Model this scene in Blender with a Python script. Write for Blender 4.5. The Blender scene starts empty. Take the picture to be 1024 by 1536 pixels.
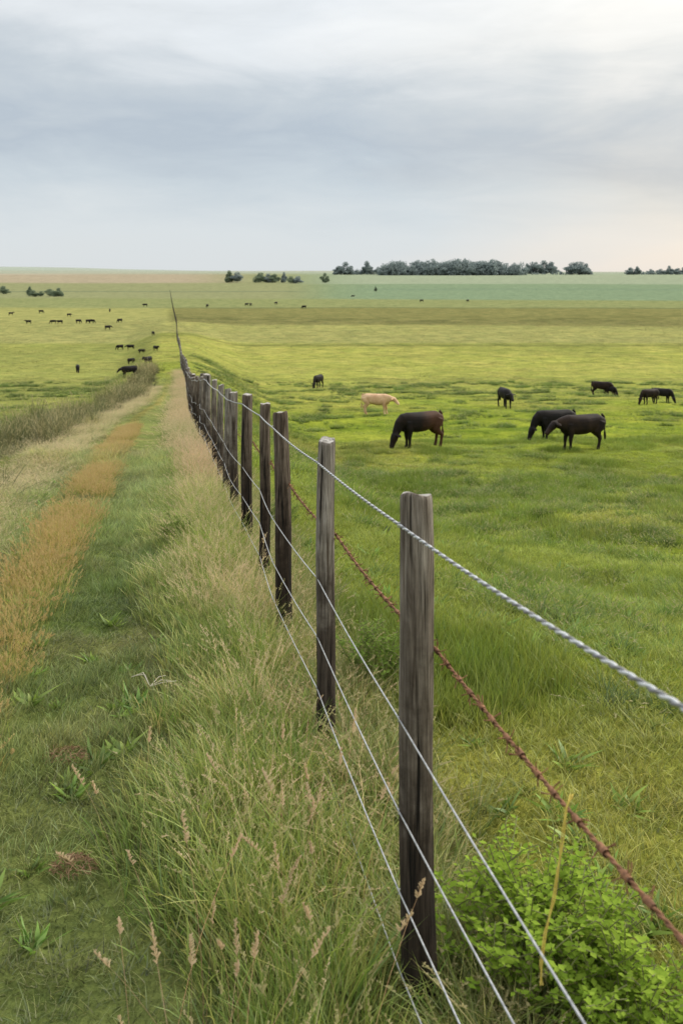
import bpy, math, numpy as np
from mathutils import Vector, Matrix
rng=np.random.default_rng(7)
scene=bpy.context.scene
COL=scene.collection
# ------------------------------------------------------------ helpers
T=np.random.default_rng(3).random((256,256))
def vn(x,y,s=0):
    x=np.asarray(x,float)+s*17.37; y=np.asarray(y,float)+s*9.71
    xi=np.floor(x).astype(int); yi=np.floor(y).astype(int)
    fx=x-xi; fy=y-yi; fx=fx*fx*(3-2*fx); fy=fy*fy*(3-2*fy)
    a=T[xi%256,yi%256]; b=T[(xi+1)%256,yi%256]; c=T[xi%256,(yi+1)%256]; d=T[(xi+1)%256,(yi+1)%256]
    return (a*(1-fx)+b*fx)*(1-fy)+(c*(1-fx)+d*fx)*fy
def fbm(x,y,o=4,s=0):
    r=0;a=.5;t=0
    for i in range(o):
        r=r+a*vn(x*2**i,y*2**i,s+i); t+=a; a*=.5
    return r/t
def ss(a,b,x):
    t=np.clip((x-a)/(b-a),0,1); return t*t*(3-2*t)
def lerp(a,b,t): return a+(b-a)*t
def prof(tab):
    k=np.log([p[0] for p in tab]); v=[p[1] for p in tab]
    g=np.linspace(0,9.2,3000); f=np.interp(g,k,v)
    n=60; w=np.exp(-np.linspace(-2.2,2.2,2*n+1)**2/2); w/=w.sum()
    f=np.convolve(np.pad(f,n,mode='edge'),w,'valid')
    return lambda y: np.interp(np.log(np.maximum(y,1.0)),g,f)
FAR=[(450,18.2),(700,19),(1000,18),(1300,15.5),(1700,12),(2500,7),(3500,3),(5000,0),(6000,3),(8000,40)]
Rf=prof([(1,2.0),(2.58,2.03),(4.13,2.1),(5.54,2.18),(6.76,2.28),(8.1,2.4),(9.6,2.56),(10.9,2.7),(12.25,2.83),(13.6,2.94),(15.3,3.05),(20,3.57),(28,4.4),(40,5.5),(60,6.9),(90,8.9),(120,10.8),(150,12.2),(200,14.2),(300,16.5)]+FAR)
Pf=prof([(1,2.05),(2.6,2.15),(4,2.35),(5.5,2.6),(7,2.9),(9,3.25),(12,3.8),(15,4.3),(24,5.7),(36,7),(59,9.1),(80,11),(110,13.8),(150,16.2),(200,17.2),(300,17.6)]+FAR)
Lf=prof([(1,2.05),(5,2.2),(10,2.65),(15,3.15),(23,4.0),(30,5.0),(50,7.8),(80,11.2),(110,13.8),(150,16.3),(200,17.2),(300,17.6)]+FAR)
def xf(y): return .70-.187*y+.45*ss(22,60,y)+.8*ss(60,150,y)+1.0*ss(150,300,y)
def gsc(y): return 1-.35*ss(20,45,y)
def depth(x,y):
    u=x-xf(y)
    r=Rf(y)
    sr=ss(.4,3.5+.06*np.maximum(y,0),u); sl=ss(3.0,6+.03*np.maximum(y,0),-u)
    D=r+(Pf(y)-r)*sr+(Lf(y)-r)*sl
    g=gsc(y); v=u/g
    ditch=np.exp(-((v+4.0)/.7)**2)*ss(90,40,y)
    D=D+.38*ditch
    D=D-.06*np.exp(-((v+1.55)/.22)**2)*ss(60,30,y)+.03*np.exp(-((v+1.0)/.25)**2)*ss(60,30,y)
    away=ss(.2,2.5,np.abs(u))
    D=D-(fbm(x*.35,y*.35,3,5)-.5)*.35*away*ss(700,200,y)-(fbm(x*1.7,y*1.7,3,8)-.5)*.07*ss(60,20,y)*ss(.0,.4,np.abs(u))
    t=x/np.maximum(y,1)
    D=D+12*ss(-.1,.37,t)*ss(1800,5000,y)*(y/5000)+(fbm(x*.0009,y*.0003,3,2)-.5)*14*ss(1800,4500,y)
    D=D-14*ss(-.12,-.3,t)*ss(3000,5000,y)*(.6+.8*vn(x*.0012,y*.0002,9))
    return D
H=2.02
def gz(x,y): return H-depth(np.asarray(x,float),np.asarray(y,float))
YS=np.geomspace(1.2,5200,6000)
def hit(px,py):
    t=(px-512)/1400.; r=(py-405)/1400.
    q=depth(t*YS,YS)<=r*YS
    y=YS[np.argmax(q)]
    return t*y,y
# ------------------------------------------------------------ colour of land
def landcol(x,y):
    x=np.asarray(x,float);y=np.asarray(y,float)
    u=x-xf(y); v=u/gsc(y); t=x/np.maximum(y,1.)
    C=lambda *c: np.array(c)[None,:]
    m=lambda a,b,w: a+(b-a)*w[:,None]
    n1=fbm(x*.12,y*.12,4,11); n2=fbm(x*.6,y*.6,3,21); n3=fbm(x*.03,y*.02,3,31); n4=fbm(x*1.6,y*.9,4,61)
    c=np.repeat(C(.30,.36,.055),len(x),0)
    c=m(c,C(.40,.395,.10),ss(.42,.68,n1)*.7)
    c=m(c,C(.15,.225,.035),ss(.50,.72,n2)*.7*ss(200,40,y))
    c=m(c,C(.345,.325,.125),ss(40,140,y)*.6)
    c=m(c,C(.23,.245,.08),ss(.45,.65,n3)*.65*ss(40,120,y))
    # left pasture
    c=m(c,C(.26,.275,.10),ss(4,8,-v)*.6)
    w=(n2-.5)*.8
    near=ss(75,35,y)
    c=m(c,C(.34,.33,.14),ss(-3.7,-2.9,v+w)*ss(.4,-.2,v)*near)          # pale verge
    lane=np.maximum(ss(-1.62,-1.38,v+w*.5)*ss(-.35,-.6,v+w*.5),ss(-2.5,-2.1,v+w*.6)*ss(-1.6,-1.84,v+w*.6)*.85)
    lg=lerp(np.array([[.14,.21,.055]]),np.array([[.28,.325,.12]]),ss(3.5,13,y)[:,None])
    c=c+(lg-c)*(lane*near*(.6+.4*ss(.75,.45,n1)))[:,None]
    c=m(c,C(.38,.33,.16),ss(.52,.72,n4)*.5*near*ss(-3,-2,v)*ss(.2,-.2,v)*ss(3,7,y))
    c=m(c,C(.37,.31,.10),ss(-1.86,-1.7,v+w*.4)*ss(-1.42,-1.58,v+w*.4)*near*.6)
    c=m(c,C(.13,.135,.06),np.exp(-((v+4.1)/.8)**2)*ss(100,50,y)*.85)
    c=m(c,C(.24,.25,.07),ss(-.1,.1,u)*ss(.5,.15,u+w)*ss(40,14,y)*.6)
    # far fields
    wob=(fbm(x*.004,y*.003,3,41)-.5)*60
    R_=ss(-.19,-.175,t)
    yy=y+wob
    c=m(c,C(.33,.315,.15),ss(215,225,y)*.6)
    c=m(c,C(.15,.16,.065),np.exp(-((y-214-wob*.1)/2.6)**2)*R_*.7)
    c=m(c,C(.185,.175,.08),ss(285,300,yy)*R_*.8)
    c=m(c,C(.12,.125,.055),np.exp(-((y-340-wob)/25)**2)*R_*.6*ss(.4,.6,n1))
    c=m(c,C(.24,.26,.13),ss(440,455,yy))
    c=m(c,C(.12,.135,.08),np.exp(-((yy-450)/6)**2)*.7*ss(-.25,-.1,t))
    c=m(c,C(.205,.27,.19),ss(590,625,yy+t*120)*ss(-.16,.05,t))
    c=m(c,C(.26,.27,.16),ss(590,640,yy)*ss(0,-.08,t))
    c=m(c,C(.16,.18,.13),np.exp(-((yy-800)/14)**2)*ss(-.02,-.06,t)*.8)
    c=m(c,C(.17,.23,.18),np.exp(-((yy-880)/30)**2)*ss(-.02,.06,t)*.6)
    c=m(c,C(.30,.34,.27),ss(1080,1160,y+wob*1.5)*ss(-.08,.04,t))
    c=m(c,C(.39,.32,.27),ss(1120,1250,y+wob)*ss(-.08,-.18,t)*ss(2600,2200,y)*.85)
    c=m(c,C(.34,.37,.33),ss(1800,2600,y))  # distant land paled: haze painted into the ground colour
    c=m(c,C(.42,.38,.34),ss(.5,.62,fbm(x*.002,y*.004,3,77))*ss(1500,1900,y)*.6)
    c=m(c,C(.38,.42,.42),ss(3000,4300,y)*.9)  # farthest hills bluer still, more haze mixed into the colour
    return c*(.80+.40*fbm(x*.25,y*.25,4,51))[:,None]
# ------------------------------------------------------------ materials
def newmat(name):
    m=bpy.data.materials.new(name); m.use_nodes=True
    nt=m.node_tree
    for n in list(nt.nodes): nt.nodes.remove(n)
    out=nt.nodes.new('ShaderNodeOutputMaterial')
    return m,nt,out
def N(nt,typ,**k):
    n=nt.nodes.new(typ)
    for a,b in k.items(): setattr(n,a,b)
    return n
def ramp(nt,fac,stops):
    r=nt.nodes.new('ShaderNodeValToRGB'); e=r.color_ramp.elements
    while len(e)<len(stops): e.new(.5)
    for el,(p,c) in zip(e,stops): el.position=p; el.color=(*c,1) if len(c)==3 else c
    nt.links.new(fac,r.inputs[0]); return r
def mixc(nt,f,a,b,mode='MIX'):
    n=nt.nodes.new('ShaderNodeMix'); n.data_type='RGBA'; n.blend_type=mode
    for s,v in ((n.inputs[0],f),(n.inputs[6],a),(n.inputs[7],b)):
        if isinstance(v,(int,float)): s.default_value=v
        elif isinstance(v,tuple): s.default_value=(*v,1)
        else: nt.links.new(v,s)
    return n.outputs[2]
def noise(nt,vec,scale,detail=4,rough=.55,mapscale=None,dist=0):
    if mapscale:
        mp=N(nt,'ShaderNodeMapping'); mp.inputs['Scale'].default_value=mapscale
        nt.links.new(vec,mp.inputs[0]); vec=mp.outputs[0]
    n=N(nt,'ShaderNodeTexNoise'); n.inputs['Scale'].default_value=scale
    n.inputs['Detail'].default_value=detail; n.inputs['Roughness'].default_value=rough; n.inputs['Distortion'].default_value=dist
    nt.links.new(vec,n.inputs['Vector']); return n.outputs['Fac']

def ground_material():
    m,nt,out=newmat('ground_turf')
    at=N(nt,'ShaderNodeAttribute',attribute_name='col')
    g=N(nt,'ShaderNodeNewGeometry'); P=g.outputs['Position']
    n1=noise(nt,P,26,5,.7); n2=noise(nt,P,3.1,5,.65); n3=noise(nt,P,.35,6,.6)
    r1=ramp(nt,n1,[(.3,(.6,.6,.6)),(.7,(1.32,1.32,1.27))])
    r2=ramp(nt,n2,[(.3,(.60,.66,.60)),(.68,(1.32,1.27,1.17))])
    r3=ramp(nt,n3,[(.33,(.72,.80,.76)),(.66,(1.22,1.17,1.12))])
    c=mixc(nt,1.0,at.outputs['Color'],r1.outputs[0],'MULTIPLY')
    c=mixc(nt,1.0,c,r2.outputs[0],'MULTIPLY'); c=mixc(nt,1.0,c,r3.outputs[0],'MULTIPLY')
    b=N(nt,'ShaderNodeBump'); b.inputs['Strength'].default_value=.6; b.inputs['Distance'].default_value=.03
    nt.links.new(n1,b.inputs['Height'])
    b2=N(nt,'ShaderNodeBump'); b2.inputs['Strength'].default_value=.6; b2.inputs['Distance'].default_value=.25
    nt.links.new(n2,b2.inputs['Height']); nt.links.new(b.outputs[0],b2.inputs['Normal'])
    d=N(nt,'ShaderNodeBsdfDiffuse'); nt.links.new(c,d.inputs[0]); nt.links.new(b2.outputs[0],d.inputs['Normal'])
    nt.links.new(d.outputs[0],out.inputs[0]); return m
def grass_material(name,seedcol,dark=.4,trans=.4,tan=1.0):
    m,nt,out=newmat(name)
    ti=N(nt,'ShaderNodeAttribute',attribute_name='tint',attribute_type='INSTANCER')
    h=N(nt,'ShaderNodeAttribute',attribute_name='h'); rv=N(nt,'ShaderNodeAttribute',attribute_name='rv'); sd=N(nt,'ShaderNodeAttribute',attribute_name='sd')
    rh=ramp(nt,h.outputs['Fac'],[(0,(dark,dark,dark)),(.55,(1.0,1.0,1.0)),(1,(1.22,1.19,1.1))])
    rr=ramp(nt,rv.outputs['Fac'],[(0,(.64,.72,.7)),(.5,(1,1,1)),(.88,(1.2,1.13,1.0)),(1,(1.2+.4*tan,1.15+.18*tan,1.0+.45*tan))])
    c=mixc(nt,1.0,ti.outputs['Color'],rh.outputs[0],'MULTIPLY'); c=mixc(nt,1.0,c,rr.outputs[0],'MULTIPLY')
    c=mixc(nt,sd.outputs['Fac'],c,seedcol)
    d=N(nt,'ShaderNodeBsdfDiffuse'); tr=N(nt,'ShaderNodeBsdfTranslucent'); gl=N(nt,'ShaderNodeBsdfGlossy'); gl.inputs['Roughness'].default_value=.45
    nt.links.new(c,d.inputs[0]); nt.links.new(c,tr.inputs[0])
    mx=N(nt,'ShaderNodeMixShader'); mx.inputs[0].default_value=trans
    nt.links.new(d.outputs[0],mx.inputs[1]); nt.links.new(tr.outputs[0],mx.inputs[2])
    m2=N(nt,'ShaderNodeMixShader'); m2.inputs[0].default_value=.03
    nt.links.new(mx.outputs[0],m2.inputs[1]); nt.links.new(gl.outputs[0],m2.inputs[2])
    nt.links.new(m2.outputs[0],out.inputs[0]); return m
def leaf_material(name,c1,c2,trans=.35):
    m,nt,out=newmat(name)
    rv=N(nt,'ShaderNodeAttribute',attribute_name='rv')
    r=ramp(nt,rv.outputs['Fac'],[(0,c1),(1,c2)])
    d=N(nt,'ShaderNodeBsdfDiffuse'); tr=N(nt,'ShaderNodeBsdfTranslucent')
    nt.links.new(r.outputs[0],d.inputs[0]); nt.links.new(r.outputs[0],tr.inputs[0])
    mx=N(nt,'ShaderNodeMixShader'); mx.inputs[0].default_value=trans
    nt.links.new(d.outputs[0],mx.inputs[1]); nt.links.new(tr.outputs[0],mx.inputs[2])
    nt.links.new(mx.outputs[0],out.inputs[0]); return m
def bark_material(name,col):
    m,nt,out=newmat(name); tc=N(nt,'ShaderNodeTexCoord')
    n=noise(nt,tc.outputs['Object'],8,4,.6,(1,1,.2))
    r=ramp(nt,n,[(.3,tuple(k*.6 for k in col)),(.7,tuple(k*1.3 for k in col))])
    p=N(nt,'ShaderNodeBsdfPrincipled'); p.inputs['Roughness'].default_value=.9
    nt.links.new(r.outputs[0],p.inputs['Base Color']); nt.links.new(p.outputs[0],out.inputs[0]); return m
def wood_material():
    m,nt,out=newmat('weathered_wood')
    tc=N(nt,'ShaderNodeTexCoord'); O=tc.outputs['Object']
    oi=N(nt,'ShaderNodeObjectInfo')
    ad=N(nt,'ShaderNodeVectorMath',operation='ADD'); nt.links.new(O,ad.inputs[0]); nt.links.new(oi.outputs['Random'],ad.inputs[1])
    V=ad.outputs[0]
    grain=noise(nt,V,1,6,.75,(130,130,4)); big=noise(nt,V,1,5,.65,(30,30,2.6),.8); blot=noise(nt,V,7,5,.65); crack=noise(nt,V,1,3,.5,(55,55,1.6))
    c=ramp(nt,grain,[(.28,(.055,.050,.044)),(.44,(.19,.18,.165)),(.6,(.33,.318,.295)),(.8,(.53,.52,.49))]).outputs[0]
    r2=ramp(nt,big,[(.34,(.28,.235,.20)),(.5,(.82,.78,.74)),(.64,(1.28,1.27,1.26))]).outputs[0]
    c=mixc(nt,1.0,c,r2,'MULTIPLY')
    ck=ramp(nt,crack,[(.34,(.07,.06,.05)),(.40,(1,1,1)),(.62,(1,1,1)),(.70,(.42,.36,.31))]).outputs[0]
    c=mixc(nt,1.0,c,ck,'MULTIPLY')
    sx=N(nt,'ShaderNodeSeparateXYZ'); nt.links.new(O,sx.inputs[0])
    mm=N(nt,'ShaderNodeMath',operation='MULTIPLY_ADD'); mm.inputs[1].default_value=1.5; nt.links.new(blot,mm.inputs[0]); nt.links.new(sx.outputs[2],mm.inputs[2])
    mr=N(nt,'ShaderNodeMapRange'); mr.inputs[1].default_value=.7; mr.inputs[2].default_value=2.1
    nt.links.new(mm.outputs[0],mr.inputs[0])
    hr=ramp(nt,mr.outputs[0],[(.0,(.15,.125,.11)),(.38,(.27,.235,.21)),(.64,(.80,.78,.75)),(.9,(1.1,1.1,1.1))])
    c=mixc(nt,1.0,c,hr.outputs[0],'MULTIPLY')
    rnd=ramp(nt,oi.outputs['Random'],[(0,(.48,.40,.34)),(.5,(.78,.73,.69)),(1,(1.02,1.01,1.0))])
    c=mixc(nt,1.0,c,rnd.outputs[0],'MULTIPLY')
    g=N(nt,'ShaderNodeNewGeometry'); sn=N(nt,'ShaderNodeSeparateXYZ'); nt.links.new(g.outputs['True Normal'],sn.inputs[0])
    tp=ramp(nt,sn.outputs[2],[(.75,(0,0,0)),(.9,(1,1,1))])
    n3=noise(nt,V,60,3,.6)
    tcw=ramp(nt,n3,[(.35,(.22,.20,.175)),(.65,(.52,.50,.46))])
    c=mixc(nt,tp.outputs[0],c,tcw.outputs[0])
    hs=mixc(nt,.5,grain,ck)
    b=N(nt,'ShaderNodeBump'); b.inputs['Strength'].default_value=1.0; b.inputs['Distance'].default_value=.012
    nt.links.new(hs,b.inputs['Height'])
    p=N(nt,'ShaderNodeBsdfPrincipled'); p.inputs['Roughness'].default_value=.88
    p.inputs['Specular IOR Level'].default_value=.25
    nt.links.new(c,p.inputs['Base Color']); nt.links.new(b.outputs[0],p.inputs['Normal']); nt.links.new(p.outputs[0],out.inputs[0]); return m
def metal_material(name,a,b,metal,rough,scale=60):
    m,nt,out=newmat(name); g=N(nt,'ShaderNodeNewGeometry')
    n=noise(nt,g.outputs['Position'],scale,4,.6)
    r=ramp(nt,n,[(.35,a),(.65,b)])
    p=N(nt,'ShaderNodeBsdfPrincipled'); p.inputs['Roughness'].default_value=rough; p.inputs['Metallic'].default_value=metal
    nt.links.new(r.outputs[0],p.inputs['Base Color']); nt.links.new(p.outputs[0],out.inputs[0]); return m
def hide_material(name,a,b,c3=None):
    m,nt,out=newmat(name); tc=N(nt,'ShaderNodeTexCoord'); O=tc.outputs['Object']
    n=noise(nt,O,2.2,4,.6); f=noise(nt,O,1,5,.7,(30,60,60))
    c=ramp(nt,n,[(.38,a),(.64,b)]).outputs[0]
    if c3:
        s=N(nt,'ShaderNodeSeparateXYZ'); nt.links.new(O,s.inputs[0])
        ax=N(nt,'ShaderNodeMath',operation='MULTIPLY_ADD'); ax.inputs[1].default_value=1.0; nt.links.new(n,ax.inputs[0]); nt.links.new(s.outputs[0],ax.inputs[2])
        rx=ramp(nt,ax.outputs[0],[(.15,(1,1,1)),(.6,(0,0,0))])
        c=mixc(nt,rx.outputs[0],c,c3)
    rf=ramp(nt,f,[(.3,(.75,.75,.75)),(.7,(1.25,1.25,1.25))])
    c=mixc(nt,1.0,c,rf.outputs[0],'MULTIPLY')
    bp=N(nt,'ShaderNodeBump'); bp.inputs['Strength'].default_value=.4; bp.inputs['Distance'].default_value=.02; nt.links.new(f,bp.inputs['Height'])
    p=N(nt,'ShaderNodeBsdfPrincipled'); p.inputs['Roughness'].default_value=.6; p.inputs['Specular IOR Level'].default_value=.15
    nt.links.new(c,p.inputs['Base Color']); nt.links.new(bp.outputs[0],p.inputs['Normal']); nt.links.new(p.outputs[0],out.inputs[0]); return m

def mk(name,verts,faces,mat=None,attrs=None,smooth=False):
    me=bpy.data.meshes.new(name)
    me.from_pydata([tuple(v) for v in verts] if not isinstance(verts,np.ndarray) else verts.tolist(),[],faces if isinstance(faces,list) else faces.tolist())
    if attrs:
        for k,a in attrs.items():
            at=me.attributes.new(k,'FLOAT','POINT'); at.data.foreach_set('value',np.asarray(a,np.float32))
    if smooth: me.polygons.foreach_set('use_smooth',[True]*len(me.polygons))
    if mat: me.materials.append(mat)
    me.update(); return me
def add(name,me,loc=(0,0,0),rot=(0,0,0),scale=(1,1,1),parent=None,label=None,cat=None,kind=None,group=None):
    o=bpy.data.objects.new(name,me); o.location=loc; o.rotation_euler=rot; o.scale=scale
    COL.objects.link(o)
    if parent: o.parent=parent
    if label: o['label']=label
    if cat: o['category']=cat
    if kind: o['kind']=kind
    if group: o['group']=group
    return o
# ------------------------------------------------------------ terrain
ys=np.concatenate([np.linspace(-14,1.2,30)[:-1],np.geomspace(1.2,7800,760)])
nx=480; tt=np.linspace(-1,1,nx); tt=np.sign(tt)*(.55*np.abs(tt)+.45*np.abs(tt)**3)
YY=np.repeat(ys[:,None],nx,1); XX=tt[None,:]*(14+.9*np.abs(YY))
X=XX.ravel();Y=YY.ravel();Z=gz(X,Y)
i=np.arange(len(ys)-1)[:,None]*nx+np.arange(nx-1)[None,:]
F=np.stack([i,i+1,i+1+nx,i+nx],-1).reshape(-1,4)
gm=bpy.data.meshes.new('ground')
gm.vertices.add(len(X)); gm.vertices.foreach_set('co',np.stack([X,Y,Z],1).astype(np.float32).ravel())
gm.loops.add(F.size); gm.loops.foreach_set('vertex_index',F.ravel().astype(np.int32))
gm.polygons.add(len(F)); gm.polygons.foreach_set('loop_start',np.arange(0,F.size,4,dtype=np.int32))
gm.polygons.foreach_set('use_smooth',np.ones(len(F),bool))
gm.update(calc_edges=True)
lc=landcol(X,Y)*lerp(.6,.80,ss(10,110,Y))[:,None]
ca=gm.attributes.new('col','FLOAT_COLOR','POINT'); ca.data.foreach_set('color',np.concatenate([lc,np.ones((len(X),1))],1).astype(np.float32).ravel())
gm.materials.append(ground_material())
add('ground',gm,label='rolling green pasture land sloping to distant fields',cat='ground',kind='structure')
# ------------------------------------------------------------ grass clumps
def clump(name,n,rad,h0,h1,w,lean,bend,mat,seed,nseg=4,stem=0.0,seedlen=.08,plump=1.0):
    r=np.random.default_rng(seed); V=[];Fc=[];Hh=[];RV=[];SD=[]
    for k in range(n):
        a=r.random()*6.283; q=rad*math.sqrt(r.random()); bx,by=q*math.cos(a),q*math.sin(a)
        h=h0+(h1-h0)*r.random()**1.3; la=r.random()*6.283 if q<rad*.3 else a+r.normal()*.8
        ln=lean*r.random()*h; bd=bend*r.random()*h
        dx,dy=math.cos(la),math.sin(la); fa=r.random()*6.283; fx,fy=math.cos(fa),math.sin(fa)
        isst=r.random()<stem; ww=w*(.5 if isst else (.6+.8*r.random())); rv=r.random(); b=len(V)
        if isst: h*=1.15
        pts=[]
        for s in range(nseg+1):
            t=s/nseg; off=ln*t+bd*t*t; z=h*(t-.12*t*t*bend)
            cx,cy=bx+dx*off,by+dy*off; pts.append((cx,cy,z))
            wd=ww*.5*((1-t)**.6 if not isst else .8)*(1 if t<1 else .15)
            if plump==3: wd=ww*.5*math.sin(math.pi*min(.97,.12+t*.88))
            V+= [(cx-fx*wd,cy-fy*wd,z),(cx+fx*wd,cy+fy*wd,z)]; Hh+=[t,t]; RV+=[rv,rv]; SD+=[0,0] if not isst else [.35*t]*2
            if s: Fc.append((b+2*s-2,b+2*s-1,b+2*s+1,b+2*s))
        if isst:
            tx,ty,tz=pts[-1]; px,py,pz=pts[-2]; dv=Vector((tx-px,ty-py,tz-pz)).normalized()
            ns_=14 if plump==1 else 44; sl_=seedlen*r.uniform(.6,1.3)
            for s in range(ns_):
                f=s/ns_; c=Vector((tx,ty,tz))-dv*sl_*(1-f)
                ang=r.random()*6.283; o=Vector((math.cos(ang),math.sin(ang),1.3)).normalized()
                L=.011*(1.25-f*.7)*(1 if plump==1 else r.uniform(.5,1.4)); sd2=o.cross(Vector((math.cos(ang+1),math.sin(ang+1),.2))).normalized()*.0022*(w/.004)
                b=len(V); V+=[tuple(c-sd2),tuple(c+sd2),tuple(c+o*L+sd2),tuple(c+o*L-sd2)]
                Hh+=[1]*4; RV+=[rv]*4; SD+=[.9]*4; Fc.append((b,b+1,b+2,b+3))
    me=mk(name,V,Fc,mat,{'h':Hh,'rv':RV,'sd':SD})
    return bpy.data.objects.new(name,me)
def coll(name,objs):
    c=bpy.data.collections.new(name)
    for o in objs: c.objects.link(o)
    return c
def fan(n,d0,d1,k=.46,e=.35):
    y=np.sqrt(rng.uniform(d0*d0,d1*d1,n)); x=(rng.random(n)*2-1)*(k*y+e); return x,y
def scatter(name,c,x,y,s,sz,tint,label,tilt=.12,sink=0.0):
    keep=np.ones(len(x),bool)
    for d,e in ((2.58,1.),(4.13,.8),(5.54,.6),(6.76,.5)): keep&=(((x-xf(d)+.025)/.085)**2+((y-d+.19)/.32)**2)>e
    keep|=(rng.random(len(x))<.06)
    x,y,s,sz,tint=x[keep],y[keep],s[keep],sz[keep],tint[keep]
    n=len(x); z=gz(x,y)-sink
    me=bpy.data.meshes.new(name); me.vertices.add(n); me.vertices.foreach_set('co',np.stack([x,y,z],1).astype(np.float32).ravel())
    a=me.attributes.new('rot','FLOAT_VECTOR','POINT'); a.data.foreach_set('vector',np.stack([rng.normal(0,tilt,n),rng.normal(0,tilt,n),rng.random(n)*6.283],1).astype(np.float32).ravel())
    a=me.attributes.new('scl','FLOAT_VECTOR','POINT'); a.data.foreach_set('vector',np.stack([s,s,sz],1).astype(np.float32).ravel())
    a=me.attributes.new('idx','INT','POINT'); a.data.foreach_set('value',rng.integers(0,len(c.objects),n).astype(np.int32))
    a=me.attributes.new('tint','FLOAT_COLOR','POINT'); a.data.foreach_set('color',np.concatenate([tint,np.ones((n,1))],1).astype(np.float32).ravel())
    o=add(name,me,label=label,cat='grass',kind='stuff')
    g=bpy.data.node_groups.new(name+'_nodes','GeometryNodeTree')
    g.interface.new_socket('Geometry',in_out='INPUT',socket_type='NodeSocketGeometry'); g.interface.new_socket('Geometry',in_out='OUTPUT',socket_type='NodeSocketGeometry')
    gi=g.nodes.new('NodeGroupInput'); go=g.nodes.new('NodeGroupOutput')
    ci=g.nodes.new('GeometryNodeCollectionInfo'); ci.inputs['Collection'].default_value=c; ci.inputs['Separate Children'].default_value=True; ci.inputs['Reset Children'].default_value=True
    ip=g.nodes.new('GeometryNodeInstanceOnPoints'); ip.inputs['Pick Instance'].default_value=True
    def na(nm,t):
        q=g.nodes.new('GeometryNodeInputNamedAttribute'); q.data_type=t; q.inputs[0].default_value=nm; return q.outputs[0]
    L=g.links.new
    L(gi.outputs[0],ip.inputs['Points']); L(ci.outputs[0],ip.inputs['Instance']); L(na('idx','INT'),ip.inputs['Instance Index'])
    L(na('rot','FLOAT_VECTOR'),ip.inputs['Rotation']); L(na('scl','FLOAT_VECTOR'),ip.inputs['Scale']); L(ip.outputs[0],go.inputs[0])
    md=o.modifiers.new('scatter','NODES'); md.node_group=g
    return o
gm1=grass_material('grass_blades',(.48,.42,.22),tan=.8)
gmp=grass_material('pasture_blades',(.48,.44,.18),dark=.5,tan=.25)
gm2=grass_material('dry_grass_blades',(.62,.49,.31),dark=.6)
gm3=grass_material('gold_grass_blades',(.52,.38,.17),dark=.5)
c_turf=coll('turf_src',[clump(f'turf{i}',50,.085,.02,.055,.0034,.9,.9,gmp,i,3) for i in range(4)])
c_past=coll('pasture_src',[clump(f'past{i}',50,.12,.03,.10,.0042,.6,.8,gmp,10+i,3) for i in range(5)])
c_mid=coll('mid_src',[clump(f'mid{i}',46,.2,.05,.15,.009,.5,.6,gmp,20+i,3) for i in range(4)])
c_tall=coll('tall_src',[clump(f'tall{i}',42,.08,.16,.42,.0044,.30,.6,gm1,30+i,5,stem=.08) for i in range(5)])
c_dry=coll('dry_src',[clump(f'dry{i}',24,.09,.20,.50,.0030,.25,.45,gm2,40+i,5,stem=.5,seedlen=.09) for i in range(5)])
c_rust=coll('gold_src',[clump(f'gold{i}',24,.10,.10,.24,.0030,.3,.4,gm3,50+i,4,stem=.35,seedlen=.05) for i in range(4)])
c_spk=coll('spike_src',[clump(f'spike{i}',1+i%3,.07,.38,.62,.0030,.2,.3,gm2,60+i,5,stem=1.0,seedlen=.07,plump=1.6) for i in range(6)])
c_brd=coll('broadleaf_src',[clump(f'broad{i}',22,.05,.04,.11,.020,1.1,.9,gmp,80+i,5,plump=3) for i in range(4)])
def jit(c,a=.14):
    n=len(c); return np.clip(c*(1+rng.normal(0,a,n))[:,None]*(1+rng.normal(0,a*.25,(n,3))),.01,.9)
# turf on the track
x,y=fan(26000,1.6,16); v=(x-xf(y))
k=(v<-.25)&(v>-3.4)&(rng.random(len(x))<ss(20,8,y)+.35); x,y=x[k],y[k]
pt=fbm(x*1.3,y*1.1,3,13)
s=rng.uniform(.8,1.3,len(x))*lerp(1,1.7,ss(4,16,y)); scatter('track_turf',c_turf,x,y,s,s*rng.uniform(.6,1.2,len(x))*(.6+1.1*ss(.4,.7,pt)),jit(landcol(x,y)*lerp(.85,1.2,ss(.35,.65,pt))[:,None],.2),'short trodden green turf on the track beside the fence')
# pasture
x,y=fan(15500,1.6,13); v=x-xf(y); k=(v>.02)|(v<-3.0); x,y=x[k],y[k]
tuft=ss(.48,.72,fbm(x*.6,y*.6,3,21)); s=rng.uniform(.8,1.25,len(x)); scatter('pasture_grass',c_past,x,y,s,s*(.6+1.2*tuft),jit(landcol(x,y),.13),'bright green pasture grass')
x,y=fan(22000,12,42,.5,1); v=(x-xf(y))/gsc(y); k=(v>.05)|(v<-2.7); x,y=x[k],y[k]
tuft=ss(.48,.72,fbm(x*.6,y*.6,3,21)); s=rng.uniform(.9,1.4,len(x)); scatter('pasture_grass',c_mid,x,y,s,s*(.35+1.0*tuft),jit(landcol(x,y),.15),'bright green pasture grass')
x,y=fan(15000,40,130,.5,1); s=rng.uniform(1.3,2.5,len(x)); scatter('pasture_grass',c_mid,x,y,s,s*.32*(.6+.9*ss(.45,.75,fbm(x*.3,y*.3,3,21))),jit(landcol(x,y),.14),'bright green pasture grass')
x,y=fan(8000,125,330,.5,1); s=rng.uniform(3.5,6,len(x)); scatter('pasture_grass',c_mid,x,y,s,s*.18,jit(landcol(x,y),.10),'bright green pasture grass')
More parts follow.
